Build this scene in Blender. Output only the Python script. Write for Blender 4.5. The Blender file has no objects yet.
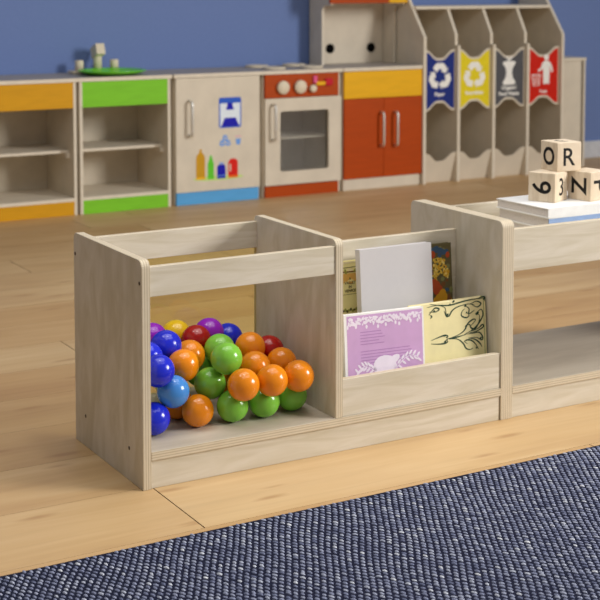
import bpy, bmesh, math, random
import numpy as np
from mathutils import Vector, Matrix, Euler

S = bpy.context.scene
COL = S.collection
PI = math.pi

# ------------------------------------------------------------------ camera
cam = bpy.data.cameras.new('camera')
cam.sensor_width = 36.0
cam.sensor_fit = 'HORIZONTAL'
cam.lens = 36.0 * 1399.19 / 600.0
cam.shift_x = 0.0
cam.shift_y = -(300.0 - 86.45) / 600.0
cam.clip_end = 60
cam.dof.use_dof = True
cam.dof.focus_distance = 3.05
cam.dof.aperture_fstop = 7.0
camo = bpy.data.objects.new('camera', cam)
COL.objects.link(camo)
camo.location = (-1.172, -2.7029, 1.098)
camo.rotation_euler = (PI / 2 - 0.0773, 0, -0.5236)
S.camera = camo

# ------------------------------------------------------------------ world and lights
w = bpy.data.worlds.new('world')
S.world = w
w.use_nodes = True
wt = w.node_tree
wtc = wt.nodes.new('ShaderNodeTexCoord')
wdot = wt.nodes.new('ShaderNodeVectorMath')
wdot.operation = 'DOT_PRODUCT'
wdot.inputs[1].default_value = (0.62, -0.45, 0.64)      # the bright side of the room: right, front, above
wmr = wt.nodes.new('ShaderNodeMapRange')
wmr.inputs['From Min'].default_value = -1.0
wmr.inputs['To Min'].default_value = 0.085
wmr.inputs['To Max'].default_value = 0.29
wt.links.new(wtc.outputs['Generated'], wdot.inputs[0])
wt.links.new(wdot.outputs['Value'], wmr.inputs['Value'])
wt.links.new(wmr.outputs['Result'], wt.nodes['Background'].inputs[1])
wt.nodes['Background'].inputs[0].default_value = (1.0, 0.985, 0.97, 1)


def area(name, loc, target, sx, sy, power, col):
    l = bpy.data.lights.new(name, 'AREA')
    l.shape = 'RECTANGLE'
    l.size, l.size_y = sx, sy
    l.energy = power
    l.color = col
    o = bpy.data.objects.new(name, l)
    COL.objects.link(o)
    o.location = loc
    o.rotation_euler = (Vector(target) - Vector(loc)).to_track_quat('-Z', 'Y').to_euler()
    return o


area('window_light', (5.6, -3.9, 2.9), (-2.0, -2.0, 1.0), 2.3, 2.0, 480, (1.0, 0.975, 0.94))
area('overhead_fill_light', (0.7, -0.15, 2.75), (0.7, -0.15, 0), 2.4, 2.2, 50, (1.0, 0.98, 0.95))  # added soft fill above bench and rug, not a fitting of the room
area('ceiling_light', (-0.54, 0.35, 2.7), (-0.54, 0.35, 0), 0.14, 0.14, 4, (1.0, 0.96, 0.9))
area('ceiling_light', (0.45, -0.04, 2.7), (0.45, -0.04, 0), 0.14, 0.14, 4, (1.0, 0.96, 0.9))

S.view_settings.view_transform = 'Standard'
S.view_settings.look = 'None'
S.view_settings.gamma = 1.0
S.view_settings.exposure = 0.0
S.view_settings.use_curve_mapping = False


# ------------------------------------------------------------------ materials
def lin(r, g, b):
    f = lambda c: (c / 255 / 12.92) if c / 255 <= 0.04045 else ((c / 255 + 0.055) / 1.055) ** 2.4
    return (f(r), f(g), f(b), 1)


class NT:
    def __init__(s, name, rough=0.5, spec=0.5):
        s.m = bpy.data.materials.new(name)
        s.m.use_nodes = True
        s.t = s.m.node_tree
        s.b = s.t.nodes['Principled BSDF']
        s.b.inputs['Roughness'].default_value = rough
        s.b.inputs['Specular IOR Level'].default_value = spec

    def n(s, typ, **kw):
        nd = s.t.nodes.new(typ)
        for k, v in kw.items():
            setattr(nd, k, v)
        return nd

    def l(s, a, b):
        s.t.links.new(a, b)

    def coord(s, scale=(1, 1, 1), kind='Object'):
        tc = s.n('ShaderNodeTexCoord')
        mp = s.n('ShaderNodeMapping')
        mp.inputs['Scale'].default_value = scale
        s.l(tc.outputs[kind], mp.inputs['Vector'])
        return mp.outputs['Vector']

    def noise(s, vec, scale, detail=4, rough=0.55, dist=0.0):
        nz = s.n('ShaderNodeTexNoise')
        nz.inputs['Scale'].default_value = scale
        nz.inputs['Detail'].default_value = detail
        nz.inputs['Roughness'].default_value = rough
        nz.inputs['Distortion'].default_value = dist
        s.l(vec, nz.inputs['Vector'])
        return nz.outputs['Fac']

    def ramp(s, fac, stops):
        r = s.n('ShaderNodeValToRGB')
        e = r.color_ramp.elements
        e[0].position, e[0].color = stops[0]
        e[1].position, e[1].color = stops[-1]
        for p, c in stops[1:-1]:
            x = e.new(p)
            x.color = c
        s.l(fac, r.inputs['Fac'])
        return r.outputs['Color']

    def mix(s, fac, a, b, mode='MIX'):
        m = s.n('ShaderNodeMix', data_type='RGBA', blend_type=mode)
        for sock, v in ((m.inputs['Factor'], fac), (m.inputs['A'], a), (m.inputs['B'], b)):
            if isinstance(v, (int, float)):
                sock.default_value = v
            elif isinstance(v, tuple):
                sock.default_value = v
            else:
                s.l(v, sock)
        # the colour sockets of a Mix node share names; pick by type
        return m.outputs['Result'] if m.outputs['Result'].type == 'RGBA' else m.outputs[2]

    def bump(s, h, strength=0.2, dist=0.002):
        b = s.n('ShaderNodeBump')
        b.inputs['Strength'].default_value = strength
        b.inputs['Distance'].default_value = dist
        s.l(h, b.inputs['Height'])
        s.l(b.outputs['Normal'], s.b.inputs['Normal'])

    def col(s, c):
        if isinstance(c, tuple):
            s.b.inputs['Base Color'].default_value = c
        else:
            s.l(c, s.b.inputs['Base Color'])
        return s.m


def mixc(nt, fac, a, b, mode='MIX'):
    m = nt.n('ShaderNodeMix', data_type='RGBA', blend_type=mode)
    fs, as_, bs = m.inputs[0], m.inputs[6], m.inputs[7]
    for sock, v in ((fs, fac), (as_, a), (bs, b)):
        if isinstance(v, (int, float, tuple)):
            sock.default_value = v
        else:
            nt.l(v, sock)
    return m.outputs[2]


def plain(name, rgb, rough=0.5, spec=0.4, var=0.05, scale=25):
    t = NT(name, rough, spec)
    c = lin(*rgb)
    f = t.noise(t.coord(), scale, 3)
    dk = tuple(x * (1 - 1.4 * var) for x in c[:3]) + (1,)
    lt = tuple(min(1, x * (1 + 1.4 * var)) for x in c[:3]) + (1,)
    return t.col(t.ramp(f, [(0.3, dk), (0.7, lt)]))


def birch(axis):
    sc = [17, 17, 17]
    sc['xyz'.index(axis)] = 6.5
    if axis == 'x':
        sc = [3.2, 38, 38]
    t = NT('birch_face_' + axis, 0.48, 0.35)
    v = t.coord(tuple(sc))
    v2 = t.coord(tuple(x * 0.45 for x in sc))
    a = t.noise(v, 1.0, 5, 0.6, 0.6)
    b = t.noise(v2, 1.4, 4, 0.55, 1.8)
    c1 = t.ramp(a, [(0.3, lin(198, 187, 164)), (0.5, lin(211, 201, 181)), (0.7, lin(219, 210, 193))])
    c2 = t.ramp(b, [(0.38, lin(196, 185, 160)), (0.6, lin(221, 213, 199))])
    return t.col(mixc(t, 0.5, c1, c2))


SHADED_SHELFW = NT('shade_greyed_birch_face', 0.5, 0.3)  # birch copy for the base shelves, darkened and greyed to carry their shade
SHADED_SHELFW = SHADED_SHELFW.col(SHADED_SHELFW.ramp(SHADED_SHELFW.noise(SHADED_SHELFW.coord((3, 24, 24)), 1.0, 5, 0.6, 0.6), [(0.25, lin(178, 167, 149)), (0.75, lin(198, 188, 171))]))


def ply(axis):
    t = NT('plywood_edge_' + axis, 0.55, 0.3)
    tc = t.n('ShaderNodeTexCoord')
    sp = t.n('ShaderNodeSeparateXYZ')
    t.l(tc.outputs['Object'], sp.inputs[0])
    m1 = t.n('ShaderNodeMath', operation='MULTIPLY')
    m1.inputs[1].default_value = 2 * PI / 0.0057
    t.l(sp.outputs['XYZ'.index(axis.upper())], m1.inputs[0])
    m2 = t.n('ShaderNodeMath', operation='COSINE')
    t.l(m1.outputs[0], m2.inputs[0])
    m3 = t.n('ShaderNodeMath', operation='MULTIPLY_ADD')
    m3.inputs[1].default_value = 0.5
    m3.inputs[2].default_value = 0.5
    t.l(m2.outputs[0], m3.inputs[0])
    st = t.ramp(m3.outputs[0], [(0.14, lin(168, 150, 124)), (0.46, lin(211, 199, 177))])
    nz = t.noise(t.coord((30, 30, 30)), 1, 3)
    nn = t.ramp(nz, [(0.3, lin(203, 188, 160)), (0.7, lin(218, 205, 180))])
    return t.col(mixc(t, 0.4, st, nn))


BIRCH = {a: birch(a) for a in 'xyz'}
PLY = {a: ply(a) for a in 'xyz'}


def stained(name, rgb, axis='x'):
    sc = [40, 40, 40]
    sc['xyz'.index(axis)] = 4
    t = NT(name, 0.5, 0.18)
    c = lin(*rgb)
    f = t.noise(t.coord(tuple(sc)), 1, 5, 0.6, 0.8)
    return t.col(t.ramp(f, [(0.28, tuple(x * 0.9 for x in c[:3]) + (1,)), (0.72, tuple(min(1, x * 1.06) for x in c[:3]) + (1,))]))


ORANGE = stained('amber_stained_board', (214, 156, 24))
YELLOW = stained('yellow_stained_board', (238, 180, 26))
GREEN = stained('green_painted_board', (128, 202, 46))
SKY = stained('sky_blue_painted_board', (92, 168, 226))
RED = stained('rust_red_stained_board', (178, 68, 2))
KWOOD = plain('pale_kitchen_board', (216, 205, 186), 0.5, 0.25, 0.04, 9)
KEDGE = plain('pale_kitchen_board_edge', (224, 213, 194), 0.55, 0.25, 0.03, 30)
COUNTER = plain('grey_laminate_counter', (168, 160, 154), 0.5, 0.3, 0.03, 20)
STEEL = NT('brushed_steel', 0.34)
STEEL.b.inputs['Metallic'].default_value = 0.8
STEEL = STEEL.col(lin(226, 224, 220))
BLACK = plain('black_rubber', (5, 5, 6), 0.8, 0.05)
DARKHOLE = plain('dark_screw_head', (84, 72, 62), 0.4)

# wall
t = NT('blue_wall_paint', 0.75, 0.2)
f = t.noise(t.coord((1, 1, 1)), 90, 4)
WALL = t.col(t.ramp(f, [(0.3, lin(108, 129, 180)), (0.7, lin(112, 133, 184))]))
t.bump(f, 0.08, 0.001)
WHITE_TRIM = plain('white_trim_paint', (206, 208, 214), 0.5)

# floor wood
t = NT('oak_floor_boards', 0.46, 0.35)
at = t.n('ShaderNodeAttribute', attribute_name='plank')
tc = t.n('ShaderNodeTexCoord')
mul = t.n('ShaderNodeVectorMath', operation='MULTIPLY')
mul.inputs[1].default_value = (13, 7, 31)
t.l(at.outputs['Color'], mul.inputs[0])
add = t.n('ShaderNodeVectorMath', operation='ADD')
t.l(tc.outputs['Object'], add.inputs[0])
t.l(mul.outputs[0], add.inputs[1])


def mapped(sc):
    mp = t.n('ShaderNodeMapping')
    mp.inputs['Scale'].default_value = sc
    t.l(add.outputs[0], mp.inputs['Vector'])
    return mp.outputs['Vector']


g1 = t.noise(mapped((1.6, 34, 1)), 1.0, 6, 0.62, 0.9)
g2 = t.noise(mapped((1.3, 7, 1)), 1.0, 3, 0.5, 1.0)
c1 = t.ramp(g1, [(0.22, lin(184, 151, 111)), (0.48, lin(204, 171, 126)), (0.78, lin(212, 184, 145))])
c2 = t.ramp(g2, [(0.3, lin(186, 149, 108)), (0.5, lin(205, 171, 126)), (0.7, lin(219, 189, 147))])
base = mixc(t, 0.55, c1, c2)
sepc = t.n('ShaderNodeSeparateColor')
t.l(at.outputs['Color'], sepc.inputs[0])
tone = t.ramp(sepc.outputs[2], [(0.0, lin(228, 212, 186)), (1.0, lin(255, 255, 250))])
base = mixc(t, 0.85, base, tone, 'MULTIPLY')
kn = t.n('ShaderNodeTexVoronoi', voronoi_dimensions='2D')
kn.inputs['Scale'].default_value = 1.0
t.l(mapped((2.0, 8.5, 1)), kn.inputs['Vector'])
wob = t.noise(mapped((5, 24, 1)), 1.0, 4, 0.6, 1.0)
ksum = t.n('ShaderNodeMath', operation='MULTIPLY_ADD')
ksum.inputs[1].default_value = 0.22
t.l(wob, ksum.inputs[0])
t.l(kn.outputs['Distance'], ksum.inputs[2])
km = t.ramp(ksum.outputs[0], [(0.13, (0.6, 0.6, 0.6, 1)), (0.215, (0, 0, 0, 1))])
kms = t.n('ShaderNodeSeparateColor')
t.l(km, kms.inputs[0])
base = mixc(t, kms.outputs[0], base, lin(166, 124, 82))
FLOOR = t.col(base)
t.bump(g1, 0.06, 0.001)
SEAM = plain('dark_floor_seam', (120, 82, 46), 0.8)

# plastic
def plastic(name, rgb):
    t = NT(name, 0.19, 0.5)
    f = t.noise(t.coord((1, 1, 1)), 40, 2)
    c = lin(*rgb)
    return t.col(t.ramp(f, [(0.3, tuple(x * 0.96 for x in c[:3]) + (1,)), (0.7, c)]))


BALLM = {'blue': plastic('blue_plastic', (26, 40, 200)), 'orange': plastic('orange_plastic', (232, 136, 16)),
         'light_blue': plastic('light_blue_plastic', (66, 134, 208)), 'purple': plastic('purple_plastic', (146, 24, 184)),
         'yellow': plastic('yellow_plastic', (236, 194, 24)), 'red': plastic('red_plastic', (166, 16, 10)),
         'green': plastic('green_plastic', (126, 194, 64))}

# acrylic sheet
ta = NT('amber_clear_acrylic', 0.1)
tr = ta.n('ShaderNodeBsdfTransparent')
tr.inputs[0].default_value = lin(252, 249, 224)
gl = ta.n('ShaderNodeBsdfGlossy')
gl.inputs['Roughness'].default_value = 0.05
mx = ta.n('ShaderNodeMixShader')
mx.inputs[0].default_value = 0.035
ta.l(tr.outputs[0], mx.inputs[1])
ta.l(gl.outputs[0], mx.inputs[2])
ta.l(mx.outputs[0], ta.t.nodes['Material Output'].inputs['Surface'])
ACRYLIC = ta.m
tg = NT('oven_window_pane', 0.1)
tr = tg.n('ShaderNodeBsdfTransparent')
tr.inputs[0].default_value = (0.86, 0.87, 0.87, 1)
gl = tg.n('ShaderNodeBsdfGlossy')
gl.inputs['Roughness'].default_value = 0.15
mx = tg.n('ShaderNodeMixShader')
mx.inputs[0].default_value = 0.06
tg.l(tr.outputs[0], mx.inputs[1])
tg.l(gl.outputs[0], mx.inputs[2])
tg.l(mx.outputs[0], tg.t.nodes['Material Output'].inputs['Surface'])
PANE = tg.m

PAPER = plain('book_paper', (226, 222, 216), 0.7, 0.2, 0.03, 60)
t = NT('book_page_edges', 0.8, 0.1)
f = t.noise(t.coord((3, 300, 300)), 1.0, 2)
PAGES = t.col(t.ramp(f, [(0.3, lin(208, 199, 194)), (0.7, lin(232, 226, 220))]))
WHITE = plain('white_print', (240, 240, 240), 0.5, 0.3, 0.02)
INK = plain('black_ink', (14, 13, 14), 0.55, 0.3)


def paint(name, rgb, rough=0.45):
    return plain(name, rgb, rough, 0.2, 0.03, 30)


# ------------------------------------------------------------------ geometry helpers
class MB:
    """collects shapes into one mesh"""

    def __init__(s):
        s.v, s.f, s.m, s.sm, s.mats = [], [], [], [], []

    def mi(s, mat):
        if mat not in s.mats:
            s.mats.append(mat)
        return s.mats.index(mat)

    def addraw(s, vs, fs, mat, smooth=False, M=None):
        o = len(s.v)
        for v in vs:
            s.v.append(tuple(M @ Vector(v)) if M is not None else tuple(v))
        k = s.mi(mat) if not isinstance(mat, list) else None
        for i, f in enumerate(fs):
            s.f.append([a + o for a in f])
            s.m.append(k if k is not None else s.mi(mat[i]))
            s.sm.append(smooth)

    def box(s, x0, x1, y0, y1, z0, z1, mat, edge=None, axis=None, M=None):
        vs = [(x0, y0, z0), (x1, y0, z0), (x1, y1, z0), (x0, y1, z0), (x0, y0, z1), (x1, y0, z1), (x1, y1, z1), (x0, y1, z1)]
        fs = [(0, 3, 2, 1), (4, 5, 6, 7), (0, 1, 5, 4), (2, 3, 7, 6), (1, 2, 6, 5), (3, 0, 4, 7)]
        ax = ['z', 'z', 'y', 'y', 'x', 'x']
        s.addraw(vs, fs, [mat if (edge is None or a == axis) else edge for a in ax], False, M)

    def prism(s, poly, axis, a0, a1, mat, edge=None, smooth_side=False, M=None):
        """poly: 2D points in the plane across axis (x: (y,z), y: (x,z), z: (x,y)); counted either way round"""
        ar = sum(poly[i][0] * poly[(i + 1) % len(poly)][1] - poly[(i + 1) % len(poly)][0] * poly[i][1] for i in range(len(poly)))
        if ar < 0:
            poly = poly[::-1]
        if axis == 'x':
            mk = lambda p, a: (a, p[0], p[1])
            flip = False
        elif axis == 'y':
            mk = lambda p, a: (p[0], a, p[1])
            flip = True
        else:
            mk = lambda p, a: (p[0], p[1], a)
            flip = False
        n = len(poly)
        vs = [mk(p, a0) for p in poly] + [mk(p, a1) for p in poly]
        fs = [list(range(n))[::-1], list(range(n, 2 * n))] + [(i, (i + 1) % n, n + (i + 1) % n, n + i) for i in range(n)]
        if flip:
            fs = [list(f)[::-1] for f in fs]
        edge = edge or mat
        s.addraw(vs, fs, [mat, mat] + [edge] * n, False, M)

    def tube(s, pts, r, mat, seg=12, M=None):
        pts = [Vector(p) for p in pts]
        vs, fs = [], []
        up = None
        for i, p in enumerate(pts):
            d = (pts[min(i + 1, len(pts) - 1)] - pts[max(i - 1, 0)]).normalized()
            if up is None:
                up = d.orthogonal().normalized()
            up = (up - d * up.dot(d)).normalized()
            sd = d.cross(up)
            for k in range(seg):
                a = 2 * PI * k / seg
                vs.append(tuple(p + (up * math.cos(a) + sd * math.sin(a)) * r))
        for i in range(len(pts) - 1):
            for k in range(seg):
                a, b = i * seg + k, i * seg + (k + 1) % seg
                fs.append((a, b, b + seg, a + seg))
        fs.append(tuple(range(seg))[::-1])
        e = (len(pts) - 1) * seg
        fs.append(tuple(range(e, e + seg)))
        s.addraw(vs, fs, mat, True, M)

    def lathe(s, prof, mat, seg=32, M=None):
        """prof: (r, h) from bottom to top round the z axis"""
        vs, fs = [], []
        for r, h in prof:
            for k in range(seg):
                a = 2 * PI * k / seg
                vs.append((r * math.cos(a), r * math.sin(a), h))
        for i in range(len(prof) - 1):
            for k in range(seg):
                a, b = i * seg + k, i * seg + (k + 1) % seg
                fs.append((a, b, b + seg, a + seg))
        fs.append(tuple(range(seg))[::-1])
        e = (len(prof) - 1) * seg
        fs.append(tuple(range(e, e + seg)))
        s.addraw(vs, fs, mat, True, M)

    def text(s, txt, size, mat, M, bold=0.0, depth=0.0003):
        """text lying in its local XY plane, centred, facing +Z"""
        c = bpy.data.curves.new('lettering', 'FONT')
        c.body = txt
        c.size = size
        c.align_x = 'CENTER'
        c.align_y = 'CENTER'
        c.extrude = depth
        c.offset = bold
        c.resolution_u = 4
        o = bpy.data.objects.new('lettering', c)
        COL.objects.link(o)
        dg = bpy.context.evaluated_depsgraph_get()
        me = bpy.data.meshes.new_from_object(o.evaluated_get(dg))
        vs = [v.co.copy() for v in me.vertices]
        fs = [list(p.vertices) for p in me.polygons]
        bpy.data.objects.remove(o)
        bpy.data.curves.remove(c)
        bpy.data.meshes.remove(me)
        if vs:
            cx = (min(v.x for v in vs) + max(v.x for v in vs)) / 2
            cy = (min(v.y for v in vs) + max(v.y for v in vs)) / 2
            s.addraw([(v.x - cx, v.y - cy, v.z) for v in vs], fs, mat, False, M)

    def build(s, name, parent=None, loc=None, bevel=0.0, seg=2, world=True):
        """loc: origin of the object in world space; vertices are given in world space when world is True"""
        P = Vector(parent['origin_xyz']) if parent is not None and 'origin_xyz' in parent else Vector((0, 0, 0))
        if loc is None:
            a = np.array(s.v)
            loc = Vector((a.min(0) + a.max(0)) / 2) if world else Vector((0, 0, 0))
        loc = Vector(loc)
        me = bpy.data.meshes.new(name)
        vs = [tuple(Vector(v) - loc) for v in s.v] if world else s.v
        me.from_pydata(vs, [], s.f)
        for m in s.mats:
            me.materials.append(m)
        me.polygons.foreach_set('material_index', s.m)
        me.polygons.foreach_set('use_smooth', s.sm)
        me.update()
        o = bpy.data.objects.new(name, me)
        COL.objects.link(o)
        if parent is not None:
            o.parent = parent
        o.location = loc - P if world else loc
        o['origin_xyz'] = list(loc) if world else list(P + loc)
        if bevel:
            b = o.modifiers.new('edge', 'BEVEL')
            b.width = bevel
            b.segments = seg
            b.limit_method = 'ANGLE'
            b.angle_limit = math.radians(50)
        return o


def thing(name, label, cat, loc=(0, 0, 0), group=None):
    o = bpy.data.objects.new(name, None)
    o.empty_display_size = 0.1
    COL.objects.link(o)
    o.location = loc
    o['origin_xyz'] = list(loc)
    o['label'] = label
    o['category'] = cat
    if group:
        o['group'] = group
    return o


def tag(o, label, cat, group=None):
    o['label'] = label
    o['category'] = cat
    if group:
        o['group'] = group
    return o


def board(name, x0, x1, y0, y1, z0, z1, parent, bevel=0.0012, face=None):
    d = {'x': x1 - x0, 'y': y1 - y0, 'z': z1 - z0}
    ax = min(d, key=d.get)
    gr = max(d, key=d.get)
    m = MB()
    m.box(x0, x1, y0, y1, z0, z1, face or BIRCH[gr], PLY[ax], ax)
    return m.build(name, parent, bevel=bevel)


def kboard(name, x0, x1, y0, y1, z0, z1, parent, mat=None, bevel=0.001, edge=None):
    d = {'x': x1 - x0, 'y': y1 - y0, 'z': z1 - z0}
    ax = min(d, key=d.get)
    m = MB()
    m.box(x0, x1, y0, y1, z0, z1, mat or KWOOD, edge or (KEDGE if mat is None else mat), ax)
    return m.build(name, parent, bevel=bevel)


def arc(cx, cy, r, a0, a1, n=8):
    return [(cx + r * math.cos(math.radians(a0 + (a1 - a0) * i / n)), cy + r * math.sin(math.radians(a0 + (a1 - a0) * i / n))) for i in range(n + 1)]


def rrect(x0, x1, y0, y1, r, n=6):
    return arc(x1 - r, y0 + r, r, -90, 0, n) + arc(x1 - r, y1 - r, r, 0, 90, n) + arc(x0 + r, y1 - r, r, 90, 180, n) + arc(x0 + r, y0 + r, r, 180, 270, n)


def stroke(pts, w):
    """outline of a brush stroke with width w (number or list) along 2D points"""
    L, R = [], []
    n = len(pts)
    for i, p in enumerate(pts):
        a = pts[max(0, i - 1)]
        b = pts[min(n - 1, i + 1)]
        dx, dy = b[0] - a[0], b[1] - a[1]
        l = math.hypot(dx, dy) or 1
        ww = (w[i] if isinstance(w, (list, tuple)) else w) / 2
        L.append((p[0] - dy / l * ww, p[1] + dx / l * ww))
        R.append((p[0] + dy / l * ww, p[1] - dx / l * ww))
    return L, R


def add_stroke(m, pts, w, mat, y0, y1, M=None):
    L, R = stroke(pts, w)
    for i in range(len(pts) - 1):
        q = [L[i], L[i + 1], R[i + 1], R[i]]
        m.prism(q, 'y', y0, y1, mat, M=M)


def spline(pts, n=8):
    """Catmull-Rom through 2D points"""
    out = []
    P = [pts[0]] + list(pts) + [pts[-1]]
    for i in range(1, len(P) - 2):
        p0, p1, p2, p3 = P[i - 1], P[i], P[i + 1], P[i + 2]
        for k in range(n):
            u = k / n
            out.append(tuple(0.5 * ((2 * p1[j]) + (-p0[j] + p2[j]) * u + (2 * p0[j] - 5 * p1[j] + 4 * p2[j] - p3[j]) * u * u + (-p0[j] + 3 * p1[j] - 3 * p2[j] + p3[j]) * u ** 3) for j in (0, 1)))
    out.append(tuple(pts[-1]))
    return out


# ------------------------------------------------------------------ the setting
rnd = random.Random(4)
PW, PY0 = 0.2507, 0.018
XA, XB = -2.6, 5.6
vs, fs, cols = [], [], []
for k in range(-8, 16):
    y0, y1 = PY0 + k * PW, PY0 + (k + 1) * PW
    if y0 > 3.79:
        break
    y1 = min(y1, 3.8)
    if k == -1:
        y0 = -0.247
    elif k < -1:
        y0, y1 = y0 - 0.0143, y1 - 0.0143
    fixed = {-1: 0.026, 4: 0.285, 9: 0.54}.get(k)
    j = fixed if fixed is not None else rnd.choice([-0.9, 1.15, 1.75]) + rnd.uniform(-.2, .2)
    js = [j]
    while js[-1] < XB:
        js.append(js[-1] + rnd.uniform(2.0, 2.5))
    while js[0] > XA:
        js.insert(0, js[0] - rnd.uniform(2.0, 2.5))
    for a, b in zip(js[:-1], js[1:]):
        a, b = max(a, XA), min(b, XB)
        if b - a < 0.02:
            continue
        gx, gy = 0.0013, 0.0004
        q = [(a + gx, y0 + gy, 0), (b - gx, y0 + gy, 0), (b - gx, y1 - gy, 0), (a + gx, y1 - gy, 0)]
        qb = [(a + gx * .3, y0, -0.003), (b - gx * .3, y0, -0.003), (b - gx * .3, y1, -0.003), (a + gx * .3, y1, -0.003)]
        o = len(vs)
        vs += q + qb
        fs += [(o, o + 1, o + 2, o + 3)] + [(o + 4 + i, o + 4 + (i + 1) % 4, o + (i + 1) % 4, o + i) for i in range(4)]
        r = rnd.random()
        tone_k = {-1: .9, 0: .75, 1: .45, 2: .3, 3: .4, 4: .95, 5: .3, 6: .45, 7: 1.0, 8: .85, 9: .7, 10: .4}.get(k, rnd.uniform(.2, .6))
        cols += [(r, rnd.random(), min(1, max(0, tone_k + rnd.uniform(-.1, .1))), 1)] * 8
o = len(vs)
vs += [(XA, -2.6, -0.0029), (XB, -2.6, -0.0029), (XB, 3.8, -0.0029), (XA, 3.8, -0.0029),
       (XA, -2.6, -0.03), (XB, -2.6, -0.03), (XB, 3.8, -0.03), (XA, 3.8, -0.03)]
nf = len(fs)
fs += [(o, o + 1, o + 2, o + 3), (o + 7, o + 6, o + 5, o + 4)] + [(o + 4 + i, o + 4 + (i + 1) % 4, o + (i + 1) % 4, o + i) for i in range(4)]
cols += [(0, 0, .5, 1)] * 8
me = bpy.data.meshes.new('floor')
me.from_pydata(vs, [], fs)
me.materials.append(FLOOR)
me.materials.append(SEAM)
me.polygons.foreach_set('material_index', [0 if (i % 5 == 0 and i < nf) else 1 for i in range(len(fs))])
ca = me.color_attributes.new('plank', 'FLOAT_COLOR', 'POINT')
ca.data.foreach_set('color', [c for q in cols for c in q])
floor = bpy.data.objects.new('floor', me)
COL.objects.link(floor)
floor['kind'] = 'structure'

m = MB()
m.box(XA, XB, 3.785, 3.9, -0.03, 2.7, WALL)
wall = m.build('wall_back')
wall['kind'] = 'structure'
m = MB()
m.box(XA, XB, 3.771, 3.785, 0.0, 0.104, WHITE_TRIM)
bb = m.build('baseboard_back', bevel=0.004)
bb['kind'] = 'structure'

# ------------------------------------------------------------------ rug
fw = np.array([math.sin(0.5236), math.cos(0.5236)])
rt = np.array([math.cos(0.5236), -math.sin(0.5236)])
rng = np.random.default_rng(5)
RX0, RX1, RY0, RY1 = -1.35, 1.95, -1.05, -0.278
PC, PF = 0.0128, 0.0138
ii, jj = np.meshgrid(np.arange(-260, 260), np.arange(-260, 260))
ii, jj = ii.ravel(), jj.ravel()
c0 = np.array([0.3, -0.6])
wave = 0.0022 * np.sin(jj * PF * 9 + ii * 0.11) + 0.0012 * np.sin(jj * PF * 23 + ii * 0.23)
pu = ii * PC + wave
pv = jj * PF + rng.random(600)[ii + 270] * PF + rng.normal(0, 0.0010, ii.shape)
cx = c0[0] + pu * rt[0] + pv * fw[0]
cy = c0[1] + pu * rt[1] + pv * fw[1]
ok = (cx > RX0 + .006) & (cx < RX1 - .006) & (cy > RY0 + .006) & (cy < RY1 - .004)
cx, cy = cx[ok], cy[ok]
N = len(cx)
da = np.array([0.0102 * rt[0] - 0.0090 * fw[0], 0.0102 * rt[1] - 0.0090 * fw[1]])
ang = math.atan2(da[1], da[0]) + rng.normal(0, 0.13, N)
hl = 0.0062 * rng.uniform(.85, 1.15, N)
hw = 0.0028 * rng.uniform(.85, 1.12, N)
hh = 0.0032 * rng.uniform(.7, 1.25, N)
ring = np.arange(8) * 2 * PI / 8
prof = [(1.0, 0.0), (0.78, 0.62)]
V = []
for rr, zz in prof:
    lx = np.cos(ring)[None] * hl[:, None] * rr
    ly = np.sin(ring)[None] * hw[:, None] * rr
    X = cx[:, None] + lx * np.cos(ang)[:, None] - ly * np.sin(ang)[:, None]
    Y = cy[:, None] + lx * np.sin(ang)[:, None] + ly * np.cos(ang)[:, None]
    Z = 0.006 + zz * hh[:, None] * np.ones((1, 8))
    V.append(np.stack([X, Y, Z], 2))
top = np.stack([cx, cy, 0.006 + hh], 1)[:, None, :]
V = np.concatenate(V + [top], 1)          # N x 17 x 3
fl = []
for k in range(8):
    fl.append([k, (k + 1) % 8, 8 + (k + 1) % 8, 8 + k])
quads = (np.array(fl)[None] + (np.arange(N) * 17)[:, None, None]).reshape(-1, 4)
tl = [[8 + k, 8 + (k + 1) % 8, 16] for k in range(8)]
tris = (np.array(tl)[None] + (np.arange(N) * 17)[:, None, None]).reshape(-1, 3)
base_v = np.array([(RX0, RY0, 0.0005), (RX1, RY0, 0.0005), (RX1, RY1, 0.0005), (RX0, RY1, 0.0005), (RX0, RY0, 0.0065), (RX1, RY0, 0.0065), (RX1, RY1, 0.0065), (RX0, RY1, 0.0065)])
vv = np.concatenate([V.reshape(-1, 3), base_v])
b0 = N * 17
bq = np.array([(0, 3, 2, 1), (4, 5, 6, 7), (0, 1, 5, 4), (2, 3, 7, 6), (1, 2, 6, 5), (3, 0, 4, 7)]) + b0
allq = np.concatenate([quads, bq])
me = bpy.data.meshes.new('rug')
me.vertices.add(len(vv))
me.vertices.foreach_set('co', vv.ravel())
nl = len(allq) * 4 + len(tris) * 3
me.loops.add(nl)
me.loops.foreach_set('vertex_index', np.concatenate([allq.ravel(), tris.ravel()]))
me.polygons.add(len(allq) + len(tris))
me.polygons.foreach_set('loop_start', np.concatenate([np.arange(len(allq)) * 4, len(allq) * 4 + np.arange(len(tris)) * 3]))
me.polygons.foreach_set('loop_total', np.concatenate([np.full(len(allq), 4), np.full(len(tris), 3)]))
sm = np.ones(len(allq) + len(tris), dtype=bool)
sm[len(quads):len(allq)] = False
me.polygons.foreach_set('use_smooth', sm)
me.update(calc_edges=True)
mi = np.zeros(len(allq) + len(tris), dtype=np.int32)
mi[len(quads):len(allq)] = 1
t = NT('blue_grey_wool', 0.85, 0.15)
at = t.n('ShaderNodeAttribute', attribute_name='yarn')
YARN = t.col(t.ramp(at.outputs['Fac'], [(0.0, lin(112, 118, 146)), (0.4, lin(150, 156, 182)), (0.75, lin(188, 193, 210)), (1.0, lin(226, 229, 236))]))
RUGBASE = plain('navy_rug_backing', (28, 31, 50), 0.9, 0.1)
me.materials.append(YARN)
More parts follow.
